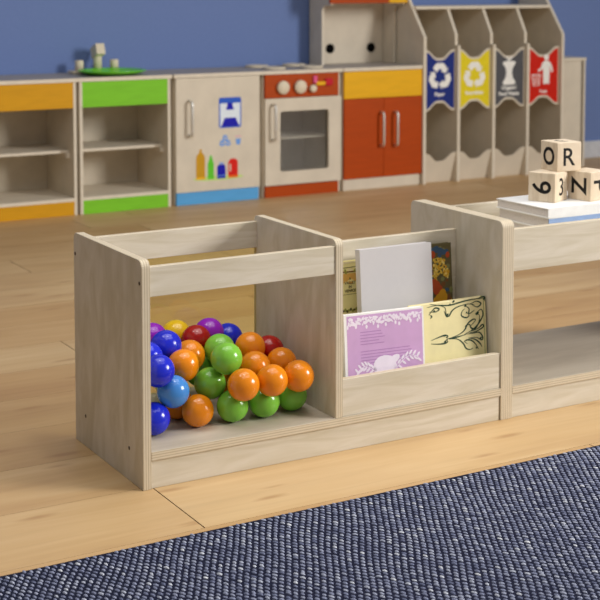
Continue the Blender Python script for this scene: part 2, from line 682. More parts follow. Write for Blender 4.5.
me.materials.append(RUGBASE)
me.polygons.foreach_set('material_index', mi)
yv = np.clip(rng.beta(2.0, 3.2, N) + 0.05 * rng.normal(size=N), 0, 1)
yv[rng.random(N) < 0.04] += 0.3
aa = me.attributes.new('yarn', 'FLOAT', 'POINT')
aa.data.foreach_set('value', np.concatenate([np.repeat(yv, 17), np.zeros(8)]))
rug = bpy.data.objects.new('rug', me)
COL.objects.link(rug)
tag(rug, 'navy and blue-grey woven rug lying on the oak floor in front', 'rug')

# ------------------------------------------------------------------ storage bench
H, D, T = 0.5, 0.3989, 0.0203
XBV, XC, TC, XE = 0.4833, 0.9654, 0.0362, 1.85
bench = thing('storage_bench', 'low birch plywood storage bench with ball bin and book pocket', 'bench')


def panel_poly(z0):
    r = 0.017
    return [(0, z0), (D, z0)] + arc(D - r, H - r, r, 0, 90, 6) + arc(r, H - r, r, 90, 180, 6)


def panel(name, x0, x1, z0):
    m = MB()
    m.prism(panel_poly(z0), 'x', x0, x1, BIRCH['z'], PLY['x'])
    return m.build(name, bench, bevel=0.0012)


pa = panel('side_panel', 0, T, 0)
panel('divider_panel', XBV, XBV + T, 0.0815)
panel('divider_panel', XC, XC + TC, 0)
panel('side_panel', XE, XE + T, 0)
for yy, zz in ((0.388, 0.45), (0.0105, 0.45), (0.333, 0.073), (0.074, 0.073)):
    m = MB()
    m.lathe([(0.0042, 0), (0.0042, 0.0008), (0.003, 0.0012)], DARKHOLE, 14, Matrix.Translation((-0.0001, yy, zz)) @ Matrix.Rotation(-PI / 2, 4, 'Y'))
    m.build('screw', pa)
for xa, xb in ((T, XC), (XC + TC, XE)):
    board('base_shelf', xa, xb, 0.0, D, 0.0613, 0.0815, bench, face=SHADED_SHELFW)
    board('toe_board', xa, xb - 0.0012, 0.004, 0.022, 0.0, 0.0613, bench)
    board('toe_board', xa, xb, D - 0.022, D - 0.004, 0.0, 0.0613, bench)
board('front_rail', T, XBV, 0.003, 0.019, 0.4195, 0.4845, bench)
board('back_rail', T, XBV, D - 0.018, D - 0.002, 0.419, 0.485, bench)
m = MB()
m.box(T, XBV, D - 0.012, D - 0.009, 0.0815, 0.419, ACRYLIC)
m.build('acrylic_back_pane', bench)['label'] = 'clear amber-tinted back pane'
board('pocket_back', XBV + T, XC, 0.192, 0.207, 0.0815, 0.4525, bench)
board('pocket_front', XBV + T, XC - 0.0012, 0.004, 0.02, 0.0815, 0.1695, bench)
board('front_rail', XC + TC, XE, 0.003, 0.019, 0.371, 0.4775, bench)
board('back_rail', XC + TC, XE, D - 0.018, D - 0.002, 0.371, 0.474, bench)
board('tray', XC + TC, XE, 0.019, D - 0.018, 0.396, 0.4148, bench)

# ------------------------------------------------------------------ balls
R = 0.0368
BALLS = [
    ('blue', (0.072, 0.1041, 0.1183), 'blue plastic ball on the bin floor, against the left side panel'),
    ('orange', (0.1824, 0.1077, 0.1183), 'orange plastic ball alone at the front of the bin floor, left of the green ones'),
    ('light_blue', (0.1221, 0.1085, 0.1713), 'the only light blue plastic ball, between two dark blue balls'),
    ('blue', (0.0787, 0.0922, 0.2288), 'large-looking blue plastic ball resting on the light blue ball'),
    ('blue', (0.0865, 0.1713, 0.2382), 'blue plastic ball mostly hidden between two blue balls at the left panel'),
    ('purple', (0.1504, 0.287, 0.2487), 'purple plastic ball half hidden by the left side panel'),
    ('yellow', (0.2413, 0.3492, 0.2314), 'the only yellow plastic ball, at the back of the pile'),
    ('blue', (0.1526, 0.2128, 0.2472), 'blue plastic ball just in front of the yellow ball'),
    ('red', (0.2615, 0.2783, 0.2317), 'red plastic ball between the yellow and the purple ball'),
    ('purple', (0.3189, 0.3248, 0.2318), 'purple plastic ball fully in view on top of the pile, behind the red ball'),
    ('blue', (0.3834, 0.3492, 0.2054), 'blue plastic ball at the back, right of the purple ball'),
    ('orange', (0.2174, 0.222, 0.2135), 'orange plastic ball right in front of the red ball, behind another orange one'),
    ('orange', (0.166, 0.1475, 0.2157), 'orange plastic ball above the light blue ball, its front face in full view'),
    ('green', (0.2898, 0.2095, 0.2216), 'green plastic ball topmost of the greens, below the purple ball'),
    ('green', (0.259, 0.1132, 0.2271), 'green plastic ball overlapping the topmost green ball from the front'),
    ('orange', (0.3622, 0.1925, 0.2206), 'topmost orange plastic ball, right of the two high green balls'),
    ('green', (0.2601, 0.2542, 0.1625), 'shaded green plastic ball mostly hidden under the orange pair'),
    ('orange', (0.1662, 0.1837, 0.1183), 'orange plastic ball mostly hidden behind the front left orange ball'),
    ('green', (0.2322, 0.1451, 0.1645), 'green plastic ball in the middle of the pile, above the front left orange ball'),
    ('orange', (0.2701, 0.0506, 0.1795), 'leftmost orange plastic ball of the three resting on the green bottom row'),
    ('green', (0.2669, 0.0992, 0.1183), 'leftmost green plastic ball on the bin floor, front bottom row'),
    ('orange', (0.344, 0.0511, 0.1789), 'middle orange plastic ball of the three resting on the green bottom row'),
    ('orange', (0.3409, 0.1277, 0.1921), 'orange plastic ball peeking out below the topmost orange ball'),
    ('red', (0.4288, 0.22, 0.1979), 'dark red plastic ball near the divider panel, behind the orange balls'),
    ('orange', (0.4187, 0.14, 0.1878), 'orange plastic ball just in front of the dark red ball by the divider'),
    ('orange', (0.4193, 0.0602, 0.1763), 'rightmost orange plastic ball, nearest the divider panel'),
    ('green', (0.3459, 0.0933, 0.1183), 'middle green plastic ball of three on the bin floor'),
    ('green', (0.4263, 0.1055, 0.1183), 'rightmost green plastic ball on the bin floor'),
]
BURIED = [(0.4252, 0.2746, 0.1183), (0.3477, 0.2013, 0.1183), (0.3409, 0.2982, 0.1183), (0.2194, 0.3409, 0.1183), (0.4393, 0.193, 0.1183), (0.1931, 0.26, 0.1183), (0.2866, 0.337, 0.1603), (0.1881, 0.3097, 0.1797), (0.3633, 0.2531, 0.1746)]


def ball_mesh(c):
    bm = bmesh.new()
    bmesh.ops.create_uvsphere(bm, u_segments=40, v_segments=24, radius=R)
    for f in bm.faces:
        f.smooth = True
    me = bpy.data.meshes.new('play_ball')
    bm.to_mesh(me)
    bm.free()
    me.materials.append(BALLM[c])
    return me


BM = {c: ball_mesh(c) for c in BALLM}
for c, p, lab in BALLS:
    o = bpy.data.objects.new('play_ball', BM[c])
    COL.objects.link(o)
    o.location = (p[0], p[1], p[2] + 0.0005)
    tag(o, lab, 'ball', 'plastic balls in the bin')
for p, c in zip(BURIED, ['blue', 'green', 'orange', 'green', 'orange', 'green', 'blue', 'blue', 'green']):
    o = bpy.data.objects.new('play_ball', BM[c])
    COL.objects.link(o)
    o.location = (p[0], p[1], p[2] + 0.0005)
    tag(o, 'plastic ball buried deep inside the heap in the bin', 'ball', 'plastic balls buried in the heap')


# ------------------------------------------------------------------ books in the pocket
def book(name, label, group, w, h, th, cover, pos, lean=0.0, rotz=0.0, art=None, spine_side='left', lie=False, spine_mat=None, inset=0.0025):
    """hardcover; local: x 0..w, y 0 (front) .. th, z 0..h"""
    pos = (pos[0], pos[1], pos[2] + th * math.sin(lean))
    root = thing(name, label, 'book', pos, group)
    root.rotation_euler = (-lean, 0, rotz)
    if lie:
        root.rotation_euler = (0, 0, rotz)
    ct = 0.0022
    m = MB()
    sp = spine_mat or cover
    if not lie:
        m.box(0, w, 0, ct, 0, h, cover)
        m.box(0, w, th - ct, th, 0, h, cover)
        if spine_side == 'left':
            m.box(0, ct, ct, th - ct, 0, h, sp)
        else:
            m.box(w - ct, w, ct, th - ct, 0, h, sp)
    else:   # lying flat: x 0..w along the spine at y=0, depth h, thickness th
        m.box(0, w, 0, h, 0, ct, cover)
        m.box(0, w, 0, h, th - ct, th, cover)
        m.box(0, w, 0, ct, ct, th - ct, sp)
    if art:
        art(m, w, h)
    o = m.build('cover', root, world=False, bevel=0.0)
    m = MB()
    i = inset
    if not lie:
        if spine_side == 'left':
            m.box(ct, w - i, ct, th - ct, i, h - i, PAGES)
        else:
            m.box(i, w - ct, ct, th - ct, i, h - i, PAGES)
    else:
        m.box(i, w - i, ct, h - i, ct, th - ct, PAGES)
    m.build('pages', root, world=False)['label'] = 'off-white page block'
    return root


A0, A1 = -0.0004, 0.0001     # raised print on the front cover


def blob(cx, cy, rx, ry, rot=0, n=14):
    return [(cx + rx * math.cos(a) * math.cos(rot) - ry * math.sin(a) * math.sin(rot), cy + rx * math.cos(a) * math.sin(rot) + ry * math.sin(a) * math.cos(rot)) for a in [2 * PI * k / n for k in range(n)]]


LILAC = paint('lilac_cover_print', (208, 168, 212))
PALE = paint('pale_lilac_print', (240, 230, 244))
LILACTEXT = paint('mauve_small_print', (178, 134, 186))
COVERWHITE = paint('white_book_cover', (243, 242, 240))


def pink_art(m, w, h):
    rr = random.Random(2)
    m.box(0.007, w - 0.0045, A0 * 0.6, A1, 0.002, h - 0.004, LILAC)
    a0, a1 = -0.0006, -0.0002
    for k in range(110):
        x = 0.010 + (w - 0.02) * k / 109
        m.prism(blob(x + rr.uniform(-.002, .002), h - 0.011 - rr.uniform(0, .015), rr.uniform(.003, .006), rr.uniform(.0016, .0034), rr.uniform(0, 3), 8), 'y', a0 - k * 2e-6, a1, PALE)
    for k in range(9):
        x = 0.015 + (w - 0.03) * k / 8 + rr.uniform(-.008, .008)
        m.prism(blob(x, h - 0.029 - rr.uniform(0, .006), .003, .005, 0, 8), 'y', a0, a1, PALE)
    for r in range(5):
        z = h - 0.046 - r * 0.0072
        m.box(0.042, 0.042 + [.056, .06, .066, .05, .064][r], a0, a1, z, z + 0.0018, LILACTEXT)
    for r in range(6):
        z = h - 0.092 - r * 0.0072
        m.box(0.042, 0.042 + [.145, .15, .142, .15, .138, .06][r] * .92, a0, a1, z, z + 0.0018, LILACTEXT)
    zc = 0.092
    a0 -= 2.5e-4
    m.prism([(x * 1.0 + 0.106, z * 1.0 + zc) for x, z in blob(0, 0, .031, .024, 0, 20)], 'y', a0, a1, PALE)
    m.prism(blob(0.132, zc + .012, .016, .009, .5), 'y', a0 - 5e-5, a1, PALE)
    m.prism(blob(0.092, zc - .018, .014, .012, 0), 'y', a0 - 8e-5, a1, PALE)
    for sx, x0, x1 in ((-1, .08, .03), (1, .134, .198)):
        n = 7
        for k in range(n):
            u = k / (n - 1)
            x = x0 + (x1 - x0) * u
            z = zc - .014 + .022 * math.sin(u * 2.6) + (0.012 * u if sx > 0 else -.01 * u)
            m.prism(blob(x, z + .007, .0070, .0027, sx * .9, 10), 'y', a0 - k * 1e-5, a1, PALE)
            m.prism(blob(x + sx * .003, z - .006, .0070, .0027, -sx * .7, 10), 'y', a0 - k * 1e-5 - 5e-6, a1, PALE)
        add_stroke(m, [(x0 + (x1 - x0) * k / 12, zc - .014 + .022 * math.sin(k / 12 * 2.6) + (0.012 * k / 12 if sx > 0 else -.01 * k / 12)) for k in range(13)], .0016, PALE, a0 + 1e-4, a1)


CREAM = paint('cream_gold_cover', (233, 222, 170))
DKGREEN = paint('dark_green_line_print', (38, 66, 52))
PALEGREEN = paint('soft_green_print', (150, 160, 100))


def nouveau_art(m, w, h):
    a0, a1 = -0.0004, 0.0001
    m.box(w - 0.0065, w - 0.0045, a0, a1, 0.0, h, PALEGREEN)

    def px(u, v):     # crop pixel -> local: seen rectangle (20..565) x (40..)
        x = w * (u - 22) / (552 - 22)
        ztop = 118 - (u - 22) * 58 / 530
        return (x, h - (v - ztop) / 455 * 0.145)
    curves = [
        [(150, 105), (250, 130), (265, 190), (285, 200), (305, 165), (345, 135), (420, 115), (470, 120)],
        [(250, 160), (268, 205), (292, 190)],
        [(130, 130), (200, 115), (290, 118), (400, 90), (470, 78), (535, 75)],
        [(470, 82), (545, 62), (548, 100)],
        [(400, 150), (380, 170), (375, 205), (410, 220), (430, 200), (410, 180)],
        [(395, 120), (430, 150), (430, 190), (470, 165)],
        [(440, 110), (490, 140), (520, 115), (490, 95), (450, 110)],
        [(280, 375), (340, 355), (390, 320), (420, 265), (460, 235), (475, 245), (440, 285)],
        [(400, 345), (440, 325), (490, 280), (530, 210), (520, 160), (480, 190)],
        [(405, 310), (400, 285), (430, 275), (440, 300), (470, 310), (500, 260), (505, 205), (475, 190)],
        [(430, 330), (490, 310), (525, 280), (530, 300), (480, 330), (430, 340)],
        [(390, 350), (450, 345), (500, 340), (525, 380), (515, 400), (480, 380), (430, 380)],
        [(280, 380), (340, 385), (380, 420), (400, 460), (430, 470), (450, 460)],
        [(410, 425), (390, 405), (410, 395), (440, 400), (470, 430), (490, 470)],
        [(420, 380), (470, 395), (505, 430), (515, 455)],
        [(150, 385), (200, 365), (245, 350), (270, 355), (265, 372)],
        [(150, 410), (200, 415), (245, 412), (268, 400), (262, 388)],
        [(262, 378), (320, 372), (400, 352)],
        [(145, 165), (190, 165), (215, 145), (190, 135), (165, 155), (140, 190)],
        [(150, 215), (160, 200), (150, 190)],
    ]
    for i, c in enumerate(curves):
        pts = spline([px(*q) for q in c], 7)
        n = len(pts)
        add_stroke(m, pts, [0.0013 + 0.0024 * math.sin(PI * k / (n - 1)) ** 2 for k in range(n)], DKGREEN, a0 - i * 8e-6, a1)
    for (u, v, r) in [(248, 352, 9), (250, 398, 9), (275, 188, 8), (178, 160, 8), (320, 90, 10), (292, 114, 8), (490, 190, 14), (412, 180, 7), (405, 128, 9), (543, 78, 9), (262, 365, 6), (262, 386, 6), (510, 385, 9), (478, 458, 9)]:
        x, z = px(u, v)
        s = w / 530
        m.prism(blob(x, z, r * s, r * s * .6, 0.6, 10), 'y', a0 - 2e-4, a1, DKGREEN)


GREYCOVER = plain('pale_grey_cloth_cover', (197, 194, 195), 0.6, 0.3, 0.008, 60)
KHAKI = paint('cream_printed_jacket', (228, 216, 150))
SCROLL = paint('ivory_scroll_print', (232, 216, 170))
BROWN = paint('brown_print', (120, 78, 44))
DKINK = paint('faded_dark_ink', (92, 84, 50))
OLIVE = paint('olive_print', (150, 150, 70))
AMBER = paint('amber_print', (214, 166, 84))


def story_art(m, w, h):
    a0, a1 = -0.0004, 0.0001
    m.prism([(0.002, h - .030), (w - .002, h - .030), (w - .002, h - .050), (.002, h - .050)], 'y', a0, a1, AMBER)
    for k in range(40):
        m.prism(blob(.008 + (w - .016) * k / 39, h - .050 + .003 * math.sin(k * 2.3), .005, .0035, k, 8), 'y', a0 - 2e-5 - k * 2e-6, a1, AMBER if k % 2 else KHAKI)
    add_stroke(m, spline([(0.002, h - .029), (.05, h - .026), (w * .6, h - .026), (w - .002, h - .027)], 6), .003, BROWN, a0 - 1.2e-4, a1)
    add_stroke(m, spline([(0.002, h - .0155), (.05, h - .014), (.10, h - .0155), (w - .002, h - .013)], 6), .0016, DKINK, a0 - 1e-4, a1)
    m.prism([(0.002, h - .011), (.06, h - .010), (.12, h - .004), (w - .002, h - .006), (w - .002, h - .001), (.002, h - .001)], 'y', a0, a1, SCROLL)
    for k in range(9):
        m.prism(blob(.03 + k * .014, h - .021 - .002 * (k % 3), .007, .003, k, 9), 'y', a0 - 1e-4 - k * 1e-5, a1, OLIVE if k % 2 else SCROLL)
    xc = .112
    for i, (tx, sz) in enumerate([('A', .0095), ('VALLEY', .0095), ('IN', .0085), ('VENICE', .0095)]):
        m.text(tx, sz, DKINK, Matrix.Translation((xc, -0.0003, h - .043 - i * .0098)) @ Matrix.Rotation(PI / 2, 4, 'X'), 0.0002)
    m.box(0.005, w - .005, a0, a1, h - .0815, h - .0807, DKINK)
    for k in range(30):
        m.prism(blob(.006 + (w - .012) * k / 29, h - .122 + .002 * (k % 3), .004, .003, k, 8), 'y', a0 - k * 2e-6, a1, OLIVE if k % 2 else DKINK)


DARKPRINT = paint('dark_teal_flower_print', (98, 88, 58))
PETAL = paint('yellow_petal_print', (214, 178, 70))
CORAL = paint('coral_petal_print', (176, 74, 40))
LEAFG = paint('grey_green_leaf_print', (124, 124, 78))
DUSKBLUE = paint('dusk_blue_print', (62, 86, 112))
DARKCORE = paint('dark_flower_heart', (40, 32, 24))
PALEPETAL = paint('pale_petal_print', (232, 206, 120))
GOLDENP = paint('golden_vase_print', (206, 150, 40))


def flower_art(m, w, h):
    rr = random.Random(8)
    a0, a1 = -0.0003, 0.0001
    i = [0]

    def b(x, z, rx, rz, mat, rot=0.0):
        i[0] += 1
        m.prism(blob(x, z, rx, rz, rot, 11), 'y', a0 - i[0] * 4e-6, a1, mat)
    xr = w
    for k in range(60):     # loose background dabs
        b(xr - rr.uniform(.004, .09), rr.uniform(.05, h - .006), rr.uniform(.004, .009), rr.uniform(.003, .007), rr.choice([LEAFG, DARKPRINT, DUSKBLUE, LEAFG, BROWN]), rr.uniform(0, 3))
    for x, z in ((.05, .012), (.04, .016), (.02, .022)):
        b(xr - x, h - z, .012, .006, DUSKBLUE, .3)
    b(xr - .058, h - .026, .008, .010, CORAL)
    b(xr - .012, h - .03, .006, .008, CORAL)
    for k in range(95):      # loose clusters of petals
        fx, fz = rr.choice([(.048, .040), (.030, .046), (.055, .062), (.022, .060), (.040, .068), (.016, .078), (.052, .080)])
        a = rr.uniform(0, 6.28)
        d = rr.uniform(.001, .010)
        b(xr - fx + d * math.cos(a), h - fz + d * math.sin(a), rr.uniform(.003, .0055), rr.uniform(.002, .0036), rr.choice([PETAL, PETAL, PETAL, PALEPETAL, GOLDENP]), rr.uniform(0, 3))
    for fx, fz in ((.048, .040), (.056, .060), (.024, .060), (.040, .070)):
        b(xr - fx, h - fz, .0024, .003, DARKCORE)
    for fx, fz in ((.055, .098), (.047, .104), (.058, .112), (.040, .116), (.05, .120)):
        b(xr - fx, h - fz, .011, .009, CORAL, fx * 40)
    for fx, fz in ((.03, .140), (.045, .142), (.018, .150), (.034, .130), (.052, .150), (.024, .158), (.040, .160)):
        b(xr - fx, h - fz, .016, .011, GOLDENP, fx * 30)
    b(xr - .012, h - .15, .007, .02, BROWN)


LEAN = 0.075
book('picture_book', 'lilac picture book with white leaf borders in the front of the pocket', 'books in the pocket', 0.2160, 0.2215, 0.013, COVERWHITE, (0.5420, 0.0455, 0.0817), LEAN, -0.087, pink_art)
book('picture_book', 'cream-gold book with dark green scrolling lines, right of the lilac book', 'books in the pocket', 0.2225, 0.2195, 0.018, CREAM, (0.7365, 0.0440, 0.0817), LEAN, 0.0, nouveau_art, spine_side='right', spine_mat=PALEGREEN)
book('picture_book', 'large plain pale grey book standing behind the lilac book', 'books in the pocket', 0.2105, 0.360, 0.0205, GREYCOVER, (0.6225, 0.0905, 0.0817), LEAN, 0.0)
book('picture_book', 'cream story book with brown lettering peeking out left of the grey book', 'books in the pocket', 0.165, 0.325, 0.015, KHAKI, (0.512, 0.1425, 0.0817), LEAN, 0.0, story_art)
book('picture_book', 'dark book with painted yellow flowers peeking out right of the grey book', 'books in the pocket', 0.155, 0.342, 0.015, DARKPRINT, (0.776, 0.1425, 0.0817), LEAN, 0.0, flower_art)

# ------------------------------------------------------------------ books and blocks on the bench top
BLUESPINE = paint('blue_book_spine', (150, 176, 218))
TZ = 0.4150
book('hardcover_book', 'lowest white book on the bench top, below the blue-spined one', 'white books on the bench top', 0.29, 0.204, 0.0345, COVERWHITE, (1.173, 0.072, TZ), rotz=math.radians(1.0), lie=True)
book('hardcover_book', 'white book with a blue spine, under the topmost white book', 'white books on the bench top', 0.29, 0.206, 0.0300, COVERWHITE, (1.171, 0.070, TZ + 0.0347), rotz=math.radians(1.0), lie=True, spine_mat=BLUESPINE)
book('hardcover_book', 'topmost white book on the bench, carrying the letter blocks', 'white books on the bench top', 0.292, 0.208, 0.0250, COVERWHITE, (1.167, 0.068, TZ + 0.0649), rotz=math.radians(1.8), lie=True)

t = NT('pale_block_wood', 0.55, 0.3)
v = t.coord((9, 60, 9))
f = t.noise(v, 1.0, 4, 0.6, 0.5)
BLOCKW = t.col(t.ramp(f, [(0.25, lin(206, 184, 154)), (0.5, lin(226, 208, 182)), (0.75, lin(234, 220, 198))]))
CA = 0.0775


def block(label, x, y, z, rot, left, right, top=None):
    h = CA / 2
    m = MB()
    c = 0.0022
    bm = bmesh.new()
    bmesh.ops.create_cube(bm, size=CA)
    bmesh.ops.bevel(bm, geom=list(bm.edges), offset=c, segments=3, affect='EDGES', profile=0.6)
    bm.verts.ensure_lookup_table()
    m.addraw([v.co.copy() for v in bm.verts], [[v.index for v in f.verts] for f in bm.faces], BLOCKW)
    bm.free()
    F = {'left': Matrix.Translation((-h, 0, 0)) @ Matrix.Rotation(-PI / 2, 4, 'Z') @ Matrix.Rotation(PI / 2, 4, 'X'),
         'right': Matrix.Translation((0, -h, 0)) @ Matrix.Rotation(PI / 2, 4, 'X'),
         'top': Matrix.Translation((0, 0, h))}
    for side, g in (('left', left), ('right', right), ('top', top)):
        if g:
            ch, turn, size, bold = g
            m.text(ch, size, INK, F[side] @ Matrix.Rotation(math.radians(turn), 4, 'Z'), bold)
    o = m.build('letter_block', None, world=False, loc=(x, y, z + h))
    o.rotation_euler = (0, 0, rot)
    tag(o, label, 'block', 'wooden letter blocks on the books')
    return o


BZ = TZ + 0.0902
block('wooden letter block at left with a sideways nine and a three', 1.2610, 0.1835, BZ, 0.43, ('9', -90, 0.076, 0.001), ('3', 0, 0.066, 0.0004))
block('wooden letter block with a wide N, right of the sideways nine', 1.3700, 0.1470, BZ, 0.17, ('Z', 90, 0.070, 0.0014), ('P', -90, 0.070, 0.0008))
block('wooden letter block with O and R, on top of the other two', 1.3130, 0.1930, BZ + CA + 0.0002, -0.096, ('O', 0, 0.066, 0.0016), ('R', 0, 0.068, 0.0006), ('E', 20, 0.05, 0.0))

# ------------------------------------------------------------------ play kitchen along the wall
YF, YB, KH = 3.39, 3.7695, 0.637
ST = 0.014


def handle(parent, x, z0, z1, yf=YF):
    m = MB()
    d, r = 0.034, 0.007
    pts = [(x, yf, z0)]
    pts += [(x, yf - d + 0.014 - 0.014 * math.sin(math.radians(a)), z0 + 0.014 - 0.014 * math.cos(math.radians(a))) for a in (0, 22, 45, 67, 90)]
    pts += [(x, yf - d + 0.014 - 0.014 * math.cos(math.radians(a)), z1 - 0.014 + 0.014 * math.sin(math.radians(a))) for a in (0, 22, 45, 67, 90)]
    pts += [(x, yf, z1)]
    m.tube(pts, r, STEEL, 12)
    return m.build('handle', parent)


def carcass(root, x0, x1, shelf_z=None):
    kboard('side_panel', x0, x0 + ST, YF, YB, 0, KH - 0.018, root)
    kboard('side_panel', x1 - ST, x1, YF, YB, 0, KH - 0.018, root)
    kboard('countertop', x0 - 0.008, x1 + 0.008, YF - 0.004, YB, KH - 0.018, KH, root, COUNTER, edge=KEDGE)
    kboard('back_panel', x0 + ST, x1 - ST, YB - 0.012, YB - 0.002, 0.06, KH - 0.018, root)
    kboard('bottom_board', x0 + ST, x1 - ST, YF, YB - 0.012, 0.064, 0.08, root)


def open_unit(label, x0, x1, mat, cat='shelf unit'):
    r = thing('toy_kitchen_cabinet', label, cat, ((x0 + x1) / 2, YF + .2, 0), 'toy kitchen units along the wall')
    carcass(r, x0, x1)
    kboard('fascia', x0 + ST, x1 - ST, YF + 0.001, YF + 0.013, 0.499, KH - 0.018, r, mat)
    kboard('toe_board', x0 + ST, x1 - ST, YF + 0.001, YF + 0.013, 0.0, 0.064, r, mat)
    kboard('shelf', x0 + ST, x1 - ST, YF + 0.07, YB - 0.012, 0.284, 0.297, r)
    for xx in (x0 + ST + 0.0, x1 - ST - 0.018):
        kboard('shelf_cleat', xx, xx + 0.018, YF + 0.05, YF + 0.2, 0.262, 0.284, r)
    return r


open_unit('open toy kitchen cabinet with amber boards above and below, at the far left', 0.672, 1.152, ORANGE)
sk = open_unit('open toy kitchen sink cabinet with bright green boards and a green basin', 1.168, 1.629, GREEN)
# sink basin and tap
m = MB()
M0 = Matrix.Translation((1.388, 3.53, KH))
GP = plastic('green_sink_plastic', (112, 214, 30))
m.lathe([(0.10, 0.0005), (0.14, 0.010), (0.160, 0.019), (0.164, 0.022), (0.160, 0.0245), (0.150, 0.021), (0.12, 0.011), (0.06, 0.006), (0.001, 0.0055)], GP, 48, M0)
m.build('basin', sk)['label'] = 'shiny green round basin'
TAPW = plain('pale_turned_wood', (222, 208, 184), 0.5, 0.3, 0.04, 20)
tap_p = kboard('tap_plate', 1.240, 1.500, 3.665, 3.735, KH, KH + 0.014, sk, TAPW, 0.003)
m = MB()
m.lathe([(0.021, 0), (0.021, 0.085), (0.018, 0.088)], TAPW, 24, Matrix.Translation((1.383, 3.70, KH + 0.014)))
spd = Matrix.Translation((1.383, 3.70, KH + 0.080)) @ Matrix.Rotation(math.radians(-20), 4, 'X')
m.box(-0.022, 0.022, -0.052, 0.026, -0.004, 0.050, TAPW, M=spd)
m.build('tap', sk)
for xx in (1.284, 1.466):
    m = MB()
    m.lathe([(0.021, 0), (0.021, 0.046), (0.018, 0.050)], TAPW, 24, Matrix.Translation((xx, 3.69, KH + 0.014)))
    m.build('tap_knob', sk)

# fridge
fx0, fx1 = 1.655, 2.118
fr = thing('toy_fridge', 'pale wooden toy fridge with printed bottles and blue toe board', 'toy fridge', ((fx0 + fx1) / 2, YF + .2, 0), 'toy kitchen units along the wall')
kboard('side_panel', fx0, fx0 + ST, YF + 0.016, YB, 0, KH - 0.018, fr)
kboard('side_panel', fx1 - ST, fx1, YF + 0.016, YB, 0, KH - 0.018, fr)
kboard('back_panel', fx0 + ST, fx1 - ST, YB - 0.012, YB - 0.002, 0.06, KH - 0.018, fr)
kboard('countertop', fx0 - 0.008, fx1 + 0.012, YF - 0.004, YB, KH - 0.018, KH, fr, COUNTER, edge=KEDGE)
m = MB()
m.box(fx0 + 0.003, fx1 - 0.004, YF, YF + 0.015, 0.062, KH - 0.020, KWOOD, KEDGE, 'y')
ya, yb = YF - 0.0006, YF + 0.0002
DB, MBL, ICE, PALEB = paint('royal_blue_print', (16, 14, 176)), paint('mid_blue_print', (42, 92, 200)), paint('ice_white_print', (226, 236, 246)), paint('soft_blue_print', (108, 158, 232))
m.prism(rrect(1.888, 2.011, 0.366, 0.515, 0.010), 'y', ya, yb, MBL)
m.prism(rrect(1.895, 2.004, 0.374, 0.487, 0.004), 'y', ya - .0004, yb, ICE)
m.prism([(1.90, 0.372), (2.0, 0.372), (1.979, 0.415), (1.919, 0.415)], 'y', ya - .0008, yb, DB)
m.prism([(1.933, 0.488), (1.963, 0.488), (1.963, 0.472), (1.969, 0.462), (1.966, 0.454), (1.930, 0.454), (1.927, 0.462), (1.933, 0.472)], 'y', ya - .0008, yb, DB)
for x, z in ((1.905, .290), (1.937, .290), (1.921, .315)):
    m.prism([(x - .015, z - .006), (x - .009, z + .015), (x + .009, z + .015), (x + .015, z - .006), (x + .006, z - .013), (x - .006, z - .013)], 'y', ya, yb, PALEB)
    m.prism(blob(x, z, .005, .005), 'y', ya - .0003, yb, KWOOD)
m.prism([(1.979, .309), (2.009, .309), (2.004, .280), (1.984, .280)], 'y', ya, yb, PALEB)
m.box(1.977, 2.011, ya, yb, .318, .323, paint('pale_pink_print', (226, 170, 190)))
MUST, LIME, BOTR, BOTO = paint('mustard_bottle_print', (204, 152, 26)), paint('lime_bottle_print', (96, 202, 44)), paint('red_jug_print', (218, 26, 12)), paint('orange_band_print', (236, 110, 24))
LIMEGLOW = paint('pale_lime_print', (196, 222, 130))
m.prism(blob(1.885, .122, .137, .012, 0, 28), 'y', ya + .0003, yb, LIMEGLOW)
m.prism([(1.763, .120), (1.811, .120), (1.811, .225), (1.806, .240), (1.794, .252), (1.794, .268), (1.781, .268), (1.781, .252), (1.768, .240), (1.763, .225)], 'y', ya, yb, MUST)
m.prism([(1.826, .118), (1.859, .118), (1.859, .195), (1.853, .212), (1.847, .235), (1.839, .235), (1.833, .212), (1.826, .195)], 'y', ya, yb, LIME)
m.prism([(1.877, .118), (1.923, .118), (1.923, .172)] + arc(1.908, .172, .015, 0, 90, 4) + arc(1.892, .172, .015, 90, 180, 4), 'y', ya, yb, DB)
m.box(1.889, 1.912, ya, yb, .188, .196, PALEB)
m.prism([(1.938, .118), (1.991, .118), (1.991, .190)] + arc(1.968, .190, .023, 0, 90, 5) + arc(1.963, .188, .025, 90, 180, 5), 'y', ya, yb, BOTR)
m.prism([(1.945, .150), (1.953, .150), (1.953, .185), (1.945, .185)], 'y', ya - .0004, yb, KWOOD)
m.box(1.938, 1.991, ya - .0004, yb, .118, .130, BOTO)
m.box(1.763, 1.811, ya - .0004, yb, .120, .130, YELLOW)
m.box(1.877, 1.923, ya - .0004, yb, .130, .134, PALEB)
dr = m.build('door', fr, bevel=0.0)
handle(dr, 1.728, 0.337, 0.506)
kboard('toe_board', fx0 + 0.004, fx1 - 0.010, YF + 0.001, YF + 0.015, 0, 0.060, fr, SKY)

